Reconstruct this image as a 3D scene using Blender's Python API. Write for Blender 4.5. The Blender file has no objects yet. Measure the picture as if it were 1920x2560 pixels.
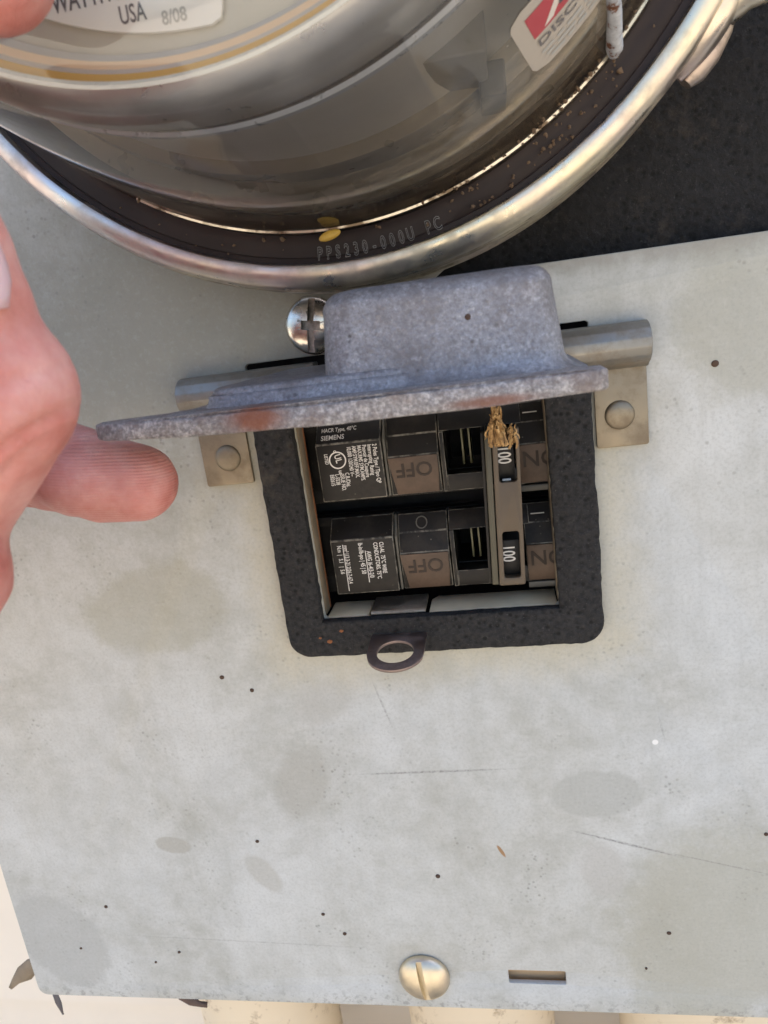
import bpy, bmesh, math, random
from mathutils import Vector, Matrix, noise
random.seed(7)
S = bpy.context.scene
COL = S.collection
MM = 0.001
# ------------------------------------------------------------------ camera
cam_d = bpy.data.cameras.new('camera'); cam = bpy.data.objects.new('camera', cam_d); COL.objects.link(cam)
cr = Vector((0.98047, 0.14885, -0.12851)); cd = Vector((-0.08577, -0.26437, -0.96060)); cf = Vector((-0.17696, 0.95287, -0.24644))
M = Matrix((( cr.x, -cd.x, -cf.x, 0.01977), (cr.y, -cd.y, -cf.y, -0.18196), (cr.z, -cd.z, -cf.z, 0.04282), (0, 0, 0, 1)))
cam.matrix_world = M
cam_d.sensor_fit = 'HORIZONTAL'; cam_d.sensor_width = 36; cam_d.lens = 36*1775/1920
cam_d.clip_start = 0.002; cam_d.clip_end = 2000
cam_d.dof.use_dof = True; cam_d.dof.focus_distance = 0.178; cam_d.dof.aperture_fstop = 55
S.camera = cam
# ------------------------------------------------------------------ sky, sun, exposure
SUN_EL, SUN_AZ = math.radians(66), math.radians(20)     # the sun stands behind the house wall: the panel is in open shade
w = bpy.data.worlds.new('World'); S.world = w; w.use_nodes = True
wn = w.node_tree.nodes; sky = wn.new('ShaderNodeTexSky'); sky.sky_type = 'NISHITA'; sky.sun_disc = False
sky.sun_elevation = SUN_EL; sky.sun_rotation = SUN_AZ; sky.dust_density = 4.0
w.node_tree.links.new(sky.outputs[0], wn['Background'].inputs[0]); wn['Background'].inputs[1].default_value = 0.15
sd = bpy.data.lights.new('sun', 'SUN'); sd.energy = 4.5; sd.angle = math.radians(0.6); sd.color = (1, .93, .82)
sun = bpy.data.objects.new('sun', sd); COL.objects.link(sun)
sv = Vector((math.sin(SUN_AZ)*math.cos(SUN_EL), math.cos(SUN_AZ)*math.cos(SUN_EL), math.sin(SUN_EL)))
sun.rotation_euler = sv.to_track_quat('Z', 'Y').to_euler()
S.view_settings.view_transform = 'Standard'; S.view_settings.look = 'None'; S.view_settings.gamma = 1
S.view_settings.use_curve_mapping = False; S.view_settings.exposure = 1.55
S.cycles.use_denoising = True
S.cycles.max_bounces = 7; S.cycles.transparent_max_bounces = 16; S.cycles.use_adaptive_sampling = True; S.cycles.adaptive_threshold = .02
S.cycles.sample_clamp_indirect = 6

# ------------------------------------------------------------------ helpers: objects
def tag(o, label=None, cat=None, group=None, kind=None):
    for k, v in (('label', label), ('category', cat), ('group', group), ('kind', kind)):
        if v: o[k] = v
    return o
def thing(name, loc, label, cat, group=None):
    o = bpy.data.objects.new(name, None); COL.objects.link(o)
    o.location = Vector(loc)*MM; o.empty_display_size = .01
    return tag(o, label, cat, group)
def link(name, me, mat, parent=None, smooth=False, angle=None):
    o = bpy.data.objects.new(name, me); COL.objects.link(o)
    if mat:
        if len(me.materials): me.materials.clear()
        me.materials.append(mat)
    if parent is not None:
        o.parent = parent
        if parent.type == 'EMPTY': o.matrix_parent_inverse = Matrix.Translation(-Vector(parent.location))
    if smooth:
        for p in me.polygons: p.use_smooth = True
        if angle:
            try: me.set_sharp_from_angle(angle=math.radians(angle))
            except Exception: pass
    return o
def from_bm(name, bm, mat, parent=None, smooth=False, angle=None):
    bmesh.ops.recalc_face_normals(bm, faces=bm.faces)
    me = bpy.data.meshes.new(name); bm.to_mesh(me); bm.free()
    for v in me.vertices: v.co *= MM
    return link(name, me, mat, parent, smooth, angle)
def pyd(name, vs, fs, mat, parent=None, smooth=False, angle=None):
    bm = bmesh.new(); bv = [bm.verts.new(v) for v in vs]
    for f in fs:
        try: bm.faces.new([bv[i] for i in f])
        except ValueError: pass
    return from_bm(name, bm, mat, parent, smooth, angle)
def bm_box(bm, x0, x1, y0, y1, z0, z1):
    vs = [bm.verts.new((x, y, z)) for x in (x0, x1) for y in (y0, y1) for z in (z0, z1)]
    for f in ((0,1,3,2),(4,6,7,5),(0,4,5,1),(2,3,7,6),(0,2,6,4),(1,5,7,3)): bm.faces.new([vs[i] for i in f])
def box(name, x0, x1, y0, y1, z0, z1, mat, parent=None, bev=0.0, seg=2):
    bm = bmesh.new(); bm_box(bm, x0, x1, y0, y1, z0, z1)
    if bev: bmesh.ops.bevel(bm, geom=bm.edges[:], offset=bev, segments=seg, profile=.5, affect='EDGES')
    return from_bm(name, bm, mat, parent, bool(bev), 50)
def rrect(x0, x1, z0, z1, r, n=6):
    if not isinstance(r, (tuple, list)): r = (r,)*4          # BL, BR, TR, TL
    pts = []
    for (cx, cz, a0), rr in zip(((x0, z0, 180), (x1, z0, 270), (x1, z1, 0), (x0, z1, 90)), r):
        ox = cx+rr if cx == x0 else cx-rr; oz = cz+rr if cz == z0 else cz-rr
        m = n if rr > 0 else 0
        for i in range(m+1):
            a = math.radians(a0+90*i/max(m, 1)); pts.append((ox+rr*math.cos(a), oz+rr*math.sin(a)))
    return pts
def circ(cx, cz, r, n=32, ry=None):
    ry = ry or r
    return [(cx+r*math.cos(2*math.pi*i/n), cz+ry*math.sin(2*math.pi*i/n)) for i in range(n)]
def plate(name, loops, y0, y1, mat, parent=None, bev=0.0, fmap=None, smooth=True):
    """a flat sheet in X,Z with holes, between depths y0 and y1"""
    cu = bpy.data.curves.new(name, 'CURVE'); cu.dimensions = '2D'; cu.fill_mode = 'BOTH'
    for lp in loops:
        sp = cu.splines.new('POLY'); sp.points.add(len(lp)-1); sp.use_cyclic_u = True
        for p, (x, z) in zip(sp.points, lp): p.co = (x, z, 0, 1)
    h = (y1-y0)/2; cu.extrude = h-bev; cu.bevel_depth = bev; cu.bevel_resolution = 1
    if bev: cu.offset = -bev
    t = bpy.data.objects.new(name, cu); COL.objects.link(t)
    dg = bpy.context.evaluated_depsgraph_get()
    me = bpy.data.meshes.new_from_object(t.evaluated_get(dg)); bpy.data.objects.remove(t); bpy.data.curves.remove(cu)
    me.name = name
    for v in me.vertices:
        x, z, d = v.co; p = (x, (y0+y1)/2-d, z)
        if fmap: p = fmap(*p)
        v.co = Vector(p)*MM
    bm = bmesh.new(); bm.from_mesh(me); bmesh.ops.remove_doubles(bm, verts=bm.verts, dist=1e-6)
    bmesh.ops.recalc_face_normals(bm, faces=bm.faces); bm.to_mesh(me); bm.free()
    return link(name, me, mat, parent, smooth, 40)
def extr(name, prof, x0, x1, mat, parent=None, bev=0.0, emat=None):
    """profile (y,z) swept along X"""
    n = len(prof); bm = bmesh.new()
    a = [bm.verts.new((x0, y, z)) for y, z in prof]; b = [bm.verts.new((x1, y, z)) for y, z in prof]
    bm.faces.new(a); bm.faces.new(b)
    for i in range(n): bm.faces.new((a[i], a[(i+1) % n], b[(i+1) % n], b[i]))
    if bev:
        r = bmesh.ops.bevel(bm, geom=bm.edges[:], offset=bev, segments=2, profile=.5, affect='EDGES', clamp_overlap=True)
        if emat:
            for f in r['faces']: f.material_index = 1
    o = from_bm(name, bm, mat, parent, bool(bev), 45)
    if emat: o.data.materials.append(emat)
    return o
def lathe(name, prof, cen, mat, parent=None, seg=160, a0=0.0, a1=360.0, closed=False, wob=0.0):
    """profile (r, y) round an axis along Y; cen(y) gives the axis' x,z there"""
    full = abs(a1-a0) >= 360; n = seg if full else seg+1
    vs, fs = [], []
    for i in range(n):
        a = math.radians(a0+(a1-a0)*i/seg)
        for r, y in prof:
            cx, cz = cen(y); rr = r+(wob*noise.noise((math.cos(a)*3, math.sin(a)*3, y*.05)) if wob else 0)
            vs.append((cx+rr*math.cos(a), y, cz+rr*math.sin(a)))
    m = len(prof)
    for i in range(seg):
        j = (i+1) % n
        for k in range(m if closed else m-1):
            l = (k+1) % m
            fs.append((i*m+k, j*m+k, j*m+l, i*m+l))
    if closed and not full:
        fs.append(tuple(range(m))); fs.append(tuple((n-1)*m+k for k in range(m)))
    return pyd(name, vs, fs, mat, parent, True, 40)
def loft(name, rings, mat, parent=None, cap=True, angle=60):
    n = len(rings[0]); vs = [p for r in rings for p in r]; fs = []
    for k in range(len(rings)-1):
        for i in range(n): fs.append((k*n+i, k*n+(i+1) % n, (k+1)*n+(i+1) % n, (k+1)*n+i))
    if cap: fs.append(tuple(range(n))); fs.append(tuple((len(rings)-1)*n+i for i in range(n)))
    return pyd(name, vs, fs, mat, parent, True, angle)
def tube(name, pts, rad, mat, parent=None, n=12):
    P = [Vector(p) for p in pts]; rings = []
    up = Vector((0, 0, 1))
    for i, p in enumerate(P):
        t = (P[min(i+1, len(P)-1)]-P[max(i-1, 0)]).normalized()
        u = t.cross(up); u = (u if u.length > .05 else t.cross(Vector((1, 0, 0)))).normalized(); v = t.cross(u)
        r = rad[i] if isinstance(rad, (list, tuple)) else rad
        rings.append([tuple(p+(u*math.cos(2*math.pi*k/n)+v*math.sin(2*math.pi*k/n))*r) for k in range(n)])
    return loft(name, rings, mat, parent)
def text(body, size, org, right, up, mat, parent, sx=1.0, ext=0.02, align='LEFT', outline=0.0, name='lettering', fmap=None, bold=.012):
    cu = bpy.data.curves.new(name, 'FONT'); cu.body = body; cu.size = size; cu.align_x = align
    cu.resolution_u = 3; cu.offset = size*bold
    if outline: cu.fill_mode = 'NONE'; cu.bevel_depth = outline; cu.bevel_resolution = 0
    else: cu.extrude = ext
    t = bpy.data.objects.new(name, cu); COL.objects.link(t)
    dg = bpy.context.evaluated_depsgraph_get()
    me = bpy.data.meshes.new_from_object(t.evaluated_get(dg)); bpy.data.objects.remove(t); bpy.data.curves.remove(cu)
    me.name = name
    R, U, O = Vector(right), Vector(up), Vector(org); N = R.cross(U)
    for v in me.vertices:
        if fmap: v.co = Vector(fmap(v.co.x*sx, v.co.y, v.co.z))*MM
        else: v.co = (O+R*v.co.x*sx+U*v.co.y+N*v.co.z)*MM
    return link(name, me, mat, parent)

# ------------------------------------------------------------------ helpers: materials
class NT:
    def __init__(s, name):
        s.m = bpy.data.materials.new(name); s.m.use_nodes = True; s.t = s.m.node_tree
        s.b = s.t.nodes['Principled BSDF']; s.out = s.t.nodes['Material Output']
        s.co = s.t.nodes.new('ShaderNodeTexCoord').outputs['Object']
    def n(s, k, **kw):
        o = s.t.nodes.new(k)
        for a, v in kw.items(): setattr(o, a, v)
        return o
    def put(s, sock, v):
        if isinstance(v, bpy.types.NodeSocket): s.t.links.new(v, sock)
        elif isinstance(v, tuple) and len(v) == 3 and sock.type == 'RGBA': sock.default_value = (*v, 1)
        else: sock.default_value = v
    def noise(s, scale, detail=4, rough=.55, vec=None, dist=0.0):
        o = s.n('ShaderNodeTexNoise'); s.put(o.inputs['Vector'], vec or s.co)
        o.inputs['Scale'].default_value = scale; o.inputs['Detail'].default_value = detail
        o.inputs['Roughness'].default_value = rough; o.inputs['Distortion'].default_value = dist
        return o.outputs['Fac']
    def vor(s, scale, vec=None, feat='F1', out='Distance', rnd=1.0):
        o = s.n('ShaderNodeTexVoronoi', feature=feat); s.put(o.inputs['Vector'], vec or s.co); o.inputs['Scale'].default_value = scale
        o.inputs['Randomness'].default_value = rnd
        return o.outputs[out]
    def ramp(s, f, *st):
        o = s.n('ShaderNodeValToRGB'); s.put(o.inputs[0], f); e = o.color_ramp.elements
        while len(e) < len(st): e.new(.5)
        for q, (p, c) in zip(e, st): q.position = p; q.color = (*c, 1) if isinstance(c, tuple) else (c, c, c, 1)
        return o.outputs[0]
    def math(s, op, a, b=0.0, clamp=False):
        o = s.n('ShaderNodeMath', operation=op, use_clamp=clamp); s.put(o.inputs[0], a); s.put(o.inputs[1], b); return o.outputs[0]
    def mix(s, f, a, b, mode='MIX'):
        o = s.n('ShaderNodeMix', data_type='RGBA', blend_type=mode); s.put(o.inputs[0], f); s.put(o.inputs[6], a); s.put(o.inputs[7], b); return o.outputs[2]
    def bump(s, h, strength=.3, dist=.0005, nrm=None):
        o = s.n('ShaderNodeBump'); o.inputs['Strength'].default_value = strength; o.inputs['Distance'].default_value = dist
        s.put(o.inputs['Height'], h)
        if nrm: s.put(o.inputs['Normal'], nrm)
        return o.outputs[0]
    def set(s, **kw):
        for k, v in kw.items(): s.put(s.b.inputs[k.replace('_', ' ')], v)
        return s
    def xyz(s):
        o = s.n('ShaderNodeSeparateXYZ'); s.put(o.inputs[0], s.co); return o.outputs
    def ell(s, cx, cz, rx, rz, rot=0, soft=.35, warp=None, wa=.5):
        """soft blob on the X,Z plane, mm"""
        x, y, z = s._x if hasattr(s, '_x') else s.__dict__.setdefault('_x', s.xyz())
        dx = s.math('SUBTRACT', x, cx*MM); dz = s.math('SUBTRACT', z, cz*MM); c, q = math.cos(math.radians(rot)), math.sin(math.radians(rot))
        u = s.math('ADD', s.math('MULTIPLY', dx, c/(rx*MM)), s.math('MULTIPLY', dz, q/(rx*MM)))
        v = s.math('ADD', s.math('MULTIPLY', dx, -q/(rz*MM)), s.math('MULTIPLY', dz, c/(rz*MM)))
        d = s.math('SQRT', s.math('ADD', s.math('MULTIPLY', u, u), s.math('MULTIPLY', v, v)))
        if warp: d = s.math('ADD', d, s.math('MULTIPLY', s.math('SUBTRACT', warp, .5), wa))
        o = s.n('ShaderNodeMapRange', interpolation_type='SMOOTHSTEP'); s.put(o.inputs[0], d)
        o.inputs[1].default_value = 1-soft; o.inputs[2].default_value = 1+soft*.3; o.inputs[3].default_value = 1; o.inputs[4].default_value = 0
        return o.outputs[0]

def plain(name, col, rough=.5, metal=0.0, bscale=0, bstr=.2, bdist=.0003, var=.12, vs=150):
    t = NT(name); nz = t.noise(vs, 5, .6)
    c = t.mix(nz, tuple(x*(1-var) for x in col), tuple(min(1, x*(1+var)) for x in col))
    t.set(Base_Color=c, Roughness=t.ramp(t.noise(vs*1.7, 3), (.3, max(.02, rough-.08)), (.7, min(1, rough+.08))), Metallic=metal)
    if bscale: t.set(Normal=t.bump(t.noise(bscale, 4, .6), bstr, bdist))
    return t.m

# painted steel of the panel: chalked grey enamel with washed patches, pits and old marks
def m_panel():
    t = NT('chalked_grey_paint')
    wn1 = t.noise(85, 10, .8); wn2 = t.noise(24, 8, .68, dist=.4); fine = t.noise(700, 4, .6); mid = t.noise(140, 6, .65)
    base = t.ramp(wn2, (.30, (.36, .365, .33)), (.43, (.425, .435, .408)), (.54, (.475, .49, .472)), (.70, (.56, .58, .57)))
    base = t.mix(t.math('MULTIPLY', t.ramp(mid, (.42, 0.0), (.66, 1.0)), .45), base, (.57, .587, .572))
    tan = (.36, .355, .29)
    def blob(b, col, amt, *a, **k):
        k.setdefault('warp', wn1); k['wa'] = k.get('wa', .5)*2.3; amt = min(1, amt*.85)
        return t.mix(t.math('MULTIPLY', t.ell(*a, **k), amt), b, col)
    base = blob(base, (.29, .285, .225), .95, -66, 50, 90, 62, 20, soft=.8, wa=.7)  # darker olive upper left: less chalked paint plus painted-in shade
    base = blob(base, tan, .7, -86, -28, 26, 15, 10, soft=.25)
    base = blob(base, tan, .8, 68, -142, 30, 42, -15, soft=.3, wa=.5)
    base = blob(base, tan, .75, 76, 36, 17, 24, 10, soft=.4, wa=.5)
    base = blob(base, (.385, .395, .37), .95, 36.4, -93.1, 13.5, 8, 0, soft=.12, wa=.25)
    base = blob(base, (.375, .375, .34), .9, -51, -88, 9, 14, -25, soft=.3, wa=.3)
    base = blob(base, (.37, .365, .325), .95, -98, -110, 6.5, 3.2, -8, soft=.15, wa=.3)
    base = blob(base, (.42, .42, .385), .85, -69, -121, 4.5, 9, 35, soft=.25, wa=.35)
    base = blob(base, (.43, .43, .405), .85, 37, -119, 7, 11, 10, soft=.3, wa=.4)
    base = blob(base, (.37, .378, .36), .8, -150, -149, 17, 22, 30, soft=.15, wa=.4)
    base = blob(base, (.42, .42, .39), .7, -40, -60, 12, 7, 30, soft=.3, wa=.5)
    # yellowed paint that the foam strip kept covered at its rim
    x, y, z = t._x
    bx = t.math('MAXIMUM', t.math('SUBTRACT', t.math('ABSOLUTE', t.math('ADD', x, .0023)), .0425), 0.0)
    bz = t.math('MAXIMUM', t.math('SUBTRACT', t.math('ABSOLUTE', t.math('ADD', z, .0085)), .0355), 0.0)
    dd = t.math('SQRT', t.math('ADD', t.math('MULTIPLY', bx, bx), t.math('MULTIPLY', bz, bz)))
    dd = t.math('ADD', dd, t.math('MULTIPLY', t.math('SUBTRACT', wn1, .5), .02))
    mr = t.n('ShaderNodeMapRange', interpolation_type='SMOOTHSTEP'); t.put(mr.inputs[0], dd)
    mr.inputs[1].default_value = .001; mr.inputs[2].default_value = .016; mr.inputs[3].default_value = .7; mr.inputs[4].default_value = 0
    base = t.mix(mr.outputs[0], base, (.50, .465, .35))
    for hx, hz, hr in ((47, 16, 14), (-55, 16, 13), (-21, -160, 13), (-26, 46, 12), (-12, -46, 14)):
        base = t.mix(t.math('MULTIPLY', t.ell(hx, hz, hr, hr*1.2, soft=.8, warp=mid, wa=.9), .4), base, (.34, .315, .24))
    # pin-prick mildew, dense near the edges and in drifts
    v1 = t.ramp(t.vor(520, rnd=1), (.14, 1.0), (.30, 0.0)); dens = t.ramp(t.noise(38, 7, .72), (.50, 0.0), (.66, 1.0))
    spk = t.math('MULTIPLY', v1, dens); base = t.mix(t.math('MULTIPLY', spk, .6), base, (.19, .19, .17))
    v2 = t.ramp(t.vor(150, rnd=1), (.04, 1.0), (.10, 0.0)); d2 = t.ramp(t.noise(26, 4, .7, dist=.6), (.55, 0.0), (.66, 1.0))
    base = t.mix(t.math('MULTIPLY', t.math('MULTIPLY', v2, d2), .55), base, (.2, .2, .18))
    base = t.mix(t.math('MULTIPLY', t.ramp(t.noise(1100, 3, .7), (.47, 0.0), (.66, 1.0)), .26), base, (.27, .275, .255))
    base = t.mix(t.math('MULTIPLY', t.ramp(t.noise(520, 4, .75), (.52, 0.0), (.68, 1.0)), .13), base, (.62, .64, .63))
    sv_ = t.n('ShaderNodeVectorMath', operation='MULTIPLY'); t.put(sv_.inputs[0], t.co); sv_.inputs[1].default_value = (1, 1, .09)
    base = t.mix(t.math('MULTIPLY', t.ramp(t.noise(170, 5, .65, vec=sv_.outputs[0]), (.52, 0.0), (.75, 1.0)), .28), base, (.36, .365, .335))
    edge = t.ell(0, -176, 400, 9, 0, soft=.7, warp=wn1, wa=.6)
    base = t.mix(t.math('MULTIPLY', t.math('MULTIPLY', edge, t.ramp(t.noise(330, 3, .7), (.52, 0.0), (.6, 1.0))), .55), base, (.2, .2, .19))
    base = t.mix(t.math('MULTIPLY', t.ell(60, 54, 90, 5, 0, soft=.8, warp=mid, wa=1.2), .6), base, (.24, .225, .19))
    # dragged scratches
    br = t.ramp(t.noise(900, 5, .75), (.36, 0.0), (.60, 1.0))
    for cx, cz, l, wd, rot, a in ((44, -110, 17, .45, -17, .8), (70, -117, 16, .28, -15, .5), (-10, -84.6, 25, .45, 1, .7), (-80, -148.3, 48, .3, -2, .35), (-22, -62, 8, .35, 105, .5), (55, -72, 4, .35, 100, .4)):
        s = t.math('MULTIPLY', t.ell(cx, cz, l, wd, rot, soft=.5, warp=fine, wa=.5), br)
        base = t.mix(t.math('MULTIPLY', s, a), base, (.17, .17, .165))
    base = t.mix(t.math('MULTIPLY', t.ell(7.8, -112.5, .6, 2.6, 28, soft=.3, warp=fine), .9), base, (.30, .16, .06))
    base = t.mix(t.ell(53.2, -76.7, .9, .9, soft=.3), base, (.75, .75, .72))
    h = t.math('ADD', t.math('MULTIPLY', mid, .6), t.math('MULTIPLY', fine, .25)); h = t.math('SUBTRACT', h, t.math('MULTIPLY', spk, .6))
    t.set(Base_Color=base, Roughness=t.ramp(wn2, (.3, .48), (.7, .68)), Normal=t.bump(h, .25, .0003)); t.b.inputs['Specular IOR Level'].default_value = .35
    return t.m
def m_zinc(name, tint=(.62, .62, .62), rough=.35, irid=.0, bs=900, dirt=.0, dcol=(.10, .085, .06)):
    t = NT(name); nz = t.noise(160, 5, .6); f = t.noise(bs, 4, .65)
    c = t.mix(nz, tuple(x*.8 for x in tint), tuple(min(1, x*1.12) for x in tint))
    if irid:
        ir = t.ramp(t.noise(28, 2, .5), (.28, (.78, .62, .30)), (.42, (.80, .72, .52)), (.52, (.66, .50, .50)), (.62, (.60, .66, .74)), (.76, (.82, .72, .42)))
        c = t.mix(irid, c, ir)
    r = t.ramp(nz, (.3, max(.05, rough-.1)), (.7, min(1, rough+.14))); me = 1.0
    if dirt:
        dm = t.math('MULTIPLY', t.ramp(t.noise(120, 6, .7), (.46, 0.0), (.62, 1.0)), dirt)
        c = t.mix(dm, c, dcol); me = t.math('SUBTRACT', 1.0, t.math('MULTIPLY', dm, .9)); r = t.mix(dm, r, (.8, .8, .8))
    t.set(Base_Color=c, Metallic=me, Roughness=r, Normal=t.bump(f, .12, .0002))
    return t.m
def m_cast():
    t = NT('weathered_zinc_casting'); g = t.noise(900, 5, .7); g2 = t.noise(230, 5, .65); g3 = t.noise(60, 3)
    c = t.ramp(t.noise(1500, 5, .75), (.30, (.15, .15, .163)), (.46, (.26, .264, .288)), (.58, (.325, .333, .362)), (.74, (.55, .56, .59)))
    c = t.mix(t.ramp(g2, (.48, 0.0), (.64, .65)), c, (.165, .15, .15)); c = t.mix(t.ramp(t.noise(38, 5, .65), (.46, 0.0), (.66, .6)), c, (.17, .155, .155)); c = t.mix(t.ramp(t.noise(300, 4, .7), (.58, 0.0), (.70, .5)), c, (.52, .53, .57))
    pits = t.math('MULTIPLY', t.ramp(t.vor(420), (.1, 1.0), (.2, 0.0)), t.ramp(t.noise(90, 3), (.52, 0.0), (.62, 1.0)))
    c = t.mix(t.math('MULTIPLY', pits, .8), c, (.06, .05, .045))
    t.set(Base_Color=c, Metallic=.45, Roughness=t.ramp(g, (.3, .62), (.7, .42)), Normal=t.bump(t.math('ADD', g, t.math('MULTIPLY', g2, .5)), .55, .0006))
    return t.m
def m_cast_edge():
    t = NT('rusty_cast_edge'); g = t.noise(800, 5, .7); g2 = t.noise(180, 5, .65)
    c = t.ramp(t.noise(1300, 5, .75), (.3, (.12, .112, .112)), (.5, (.27, .26, .262)), (.72, (.60, .58, .57)))
    c = t.mix(t.ramp(g2, (.46, 0.0), (.62, .6)), c, (.17, .13, .115))
    c = t.mix(t.math('MULTIPLY', t.ell(-18, 32.2, 5.5, 2.6, soft=.7, warp=g2, wa=.9), .9), c, (.20, .065, .03))
    c = t.mix(t.math('MULTIPLY', t.ell(18, 30.8, 7, 1.0, soft=.7, warp=g2, wa=1.2), .8), c, (.19, .08, .05))
    t.set(Base_Color=c, Metallic=.3, Roughness=.62, Normal=t.bump(t.math('ADD', g, g2), .6, .0006))
    return t.m
def m_foam(name='black_foam', lo=.009, hi=.034):
    t = NT(name); v = t.vor(430, feat='F1'); g = t.noise(620, 5, .75)
    c = t.mix(t.ramp(g, (.35, 0.0), (.7, 1.0)), (lo, lo*1.0, lo*1.05), (hi, hi*.97, hi*.95))
    c = t.mix(t.ramp(v, (.14, 1.0), (.34, 0.0)), c, (.003, .003, .003))
    c = t.mix(t.ramp(t.noise(1400, 3, .7), (.60, 0.0), (.72, .8)), c, (hi*2.4, hi*2.35, hi*2.3))
    c = t.mix(t.ramp(t.noise(60, 7, .75), (.56, 0.0), (.74, .55)), c, (.10, .08, .058))
    t.set(Base_Color=c, Roughness=.92, Normal=t.bump(t.math('ADD', t.math('MULTIPLY', v, .8), g), .9, .0009))
    return t.m
def m_plastic():
    t = NT('black_moulded_plastic'); g = t.noise(1500, 3, .6); d = t.noise(110, 6, .7)
    c = t.mix(t.ramp(d, (.5, 0.0), (.75, .6)), (.012, .0108, .0095), (.05, .043, .035))
    c = t.mix(t.math('MULTIPLY', t.ramp(t.vor(420), (.05, 1.0), (.11, 0.0)), t.ramp(t.noise(80, 3), (.5, 0.0), (.62, .6))), c, (.22, .19, .15))
    t.set(Base_Color=c, Roughness=t.ramp(d, (.35, .42), (.7, .6)), Normal=t.bump(g, .10, .0002)); t.b.inputs['Specular IOR Level'].default_value = .32
    return t.m
def m_brown():  # black plastic, its warm ground reflection painted in as brown
    t = NT('reflection_brown_plastic'); g = t.noise(1500, 3, .6); d = t.noise(160, 6, .7)
    c = t.mix(t.ramp(d, (.35, 0.0), (.7, 1.0)), (.058, .034, .020), (.100, .061, .038))
    t.set(Base_Color=c, Roughness=.5, Normal=t.bump(g, .1, .0002)); return t.m
def m_glass():
    t = NT('dusty_clear_cover'); tr = t.n('ShaderNodeBsdfTransparent'); tr.inputs[0].default_value = (.96, .96, .945, 1)
    gl = t.n('ShaderNodeBsdfGlossy'); gl.inputs['Roughness'].default_value = .06; gl.inputs['Color'].default_value = (.95, .95, .95, 1)
    fr = t.n('ShaderNodeFresnel'); fr.inputs['IOR'].default_value = 1.5
    g = t.n('ShaderNodeNewGeometry'); sc = t.noise(1300, 3, .6)
    bp = t.bump(t.noise(40, 2), .05, .0004); t.put(gl.inputs['Normal'], bp)
    f = t.math('ADD', t.math('MULTIPLY', fr.outputs[0], 1.05), .02, True)
    m1 = t.n('ShaderNodeMixShader'); t.put(m1.inputs[0], f); t.put(m1.inputs[1], tr.outputs[0]); t.put(m1.inputs[2], gl.outputs[0])
    df = t.n('ShaderNodeBsdfDiffuse'); t.put(df.inputs['Color'], t.mix(t.noise(90, 4, .6), (.34, .31, .26), (.56, .54, .50)))
    x, y, z = t.xyz()
    fb = t.n('ShaderNodeMapRange'); t.put(fb.inputs[0], y); fb.inputs[1].default_value = -.056; fb.inputs[2].default_value = -.036
    t.put(df.inputs['Color'], t.mix(fb.outputs[0], t.mix(t.noise(90, 4, .6), (.34, .31, .26), (.56, .54, .50)), t.mix(t.noise(300, 5, .7), (.07, .05, .035), (.20, .16, .11))))
    foot = t.n('ShaderNodeMapRange'); t.put(foot.inputs[0], y); foot.inputs[1].default_value = -.064; foot.inputs[2].default_value = -.034; foot.inputs[3].default_value = 0; foot.inputs[4].default_value = .7
    st = t.n('ShaderNodeVectorMath', operation='MULTIPLY'); t.put(st.inputs[0], t.co); st.inputs[1].default_value = (1, 3.2, 1)
    dn = t.ramp(t.noise(110, 7, .72, vec=st.outputs[0]), (.40, 0.0), (.72, 1.0))
    fl = t.n('ShaderNodeMapRange'); t.put(fl.inputs[0], y); fl.inputs[1].default_value = -.033; fl.inputs[2].default_value = -.0295; fl.inputs[3].default_value = 1; fl.inputs[4].default_value = .25
    film = t.math('MULTIPLY', t.math('ADD', t.math('MULTIPLY', foot.outputs[0], dn), .07), fl.outputs[0])
    sp = t.math('MULTIPLY', t.ramp(t.vor(260), (.035, 1.0), (.06, 0.0)), t.ramp(t.noise(35, 3), (.5, 0.0), (.6, .7)))
    film = t.math('ADD', film, sp, True)
    m2 = t.n('ShaderNodeMixShader'); t.put(m2.inputs[0], film); t.put(m2.inputs[1], m1.outputs[0]); t.put(m2.inputs[2], df.outputs[0])
    t.t.links.new(m2.outputs[0], t.out.inputs[0]); return t.m
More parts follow.
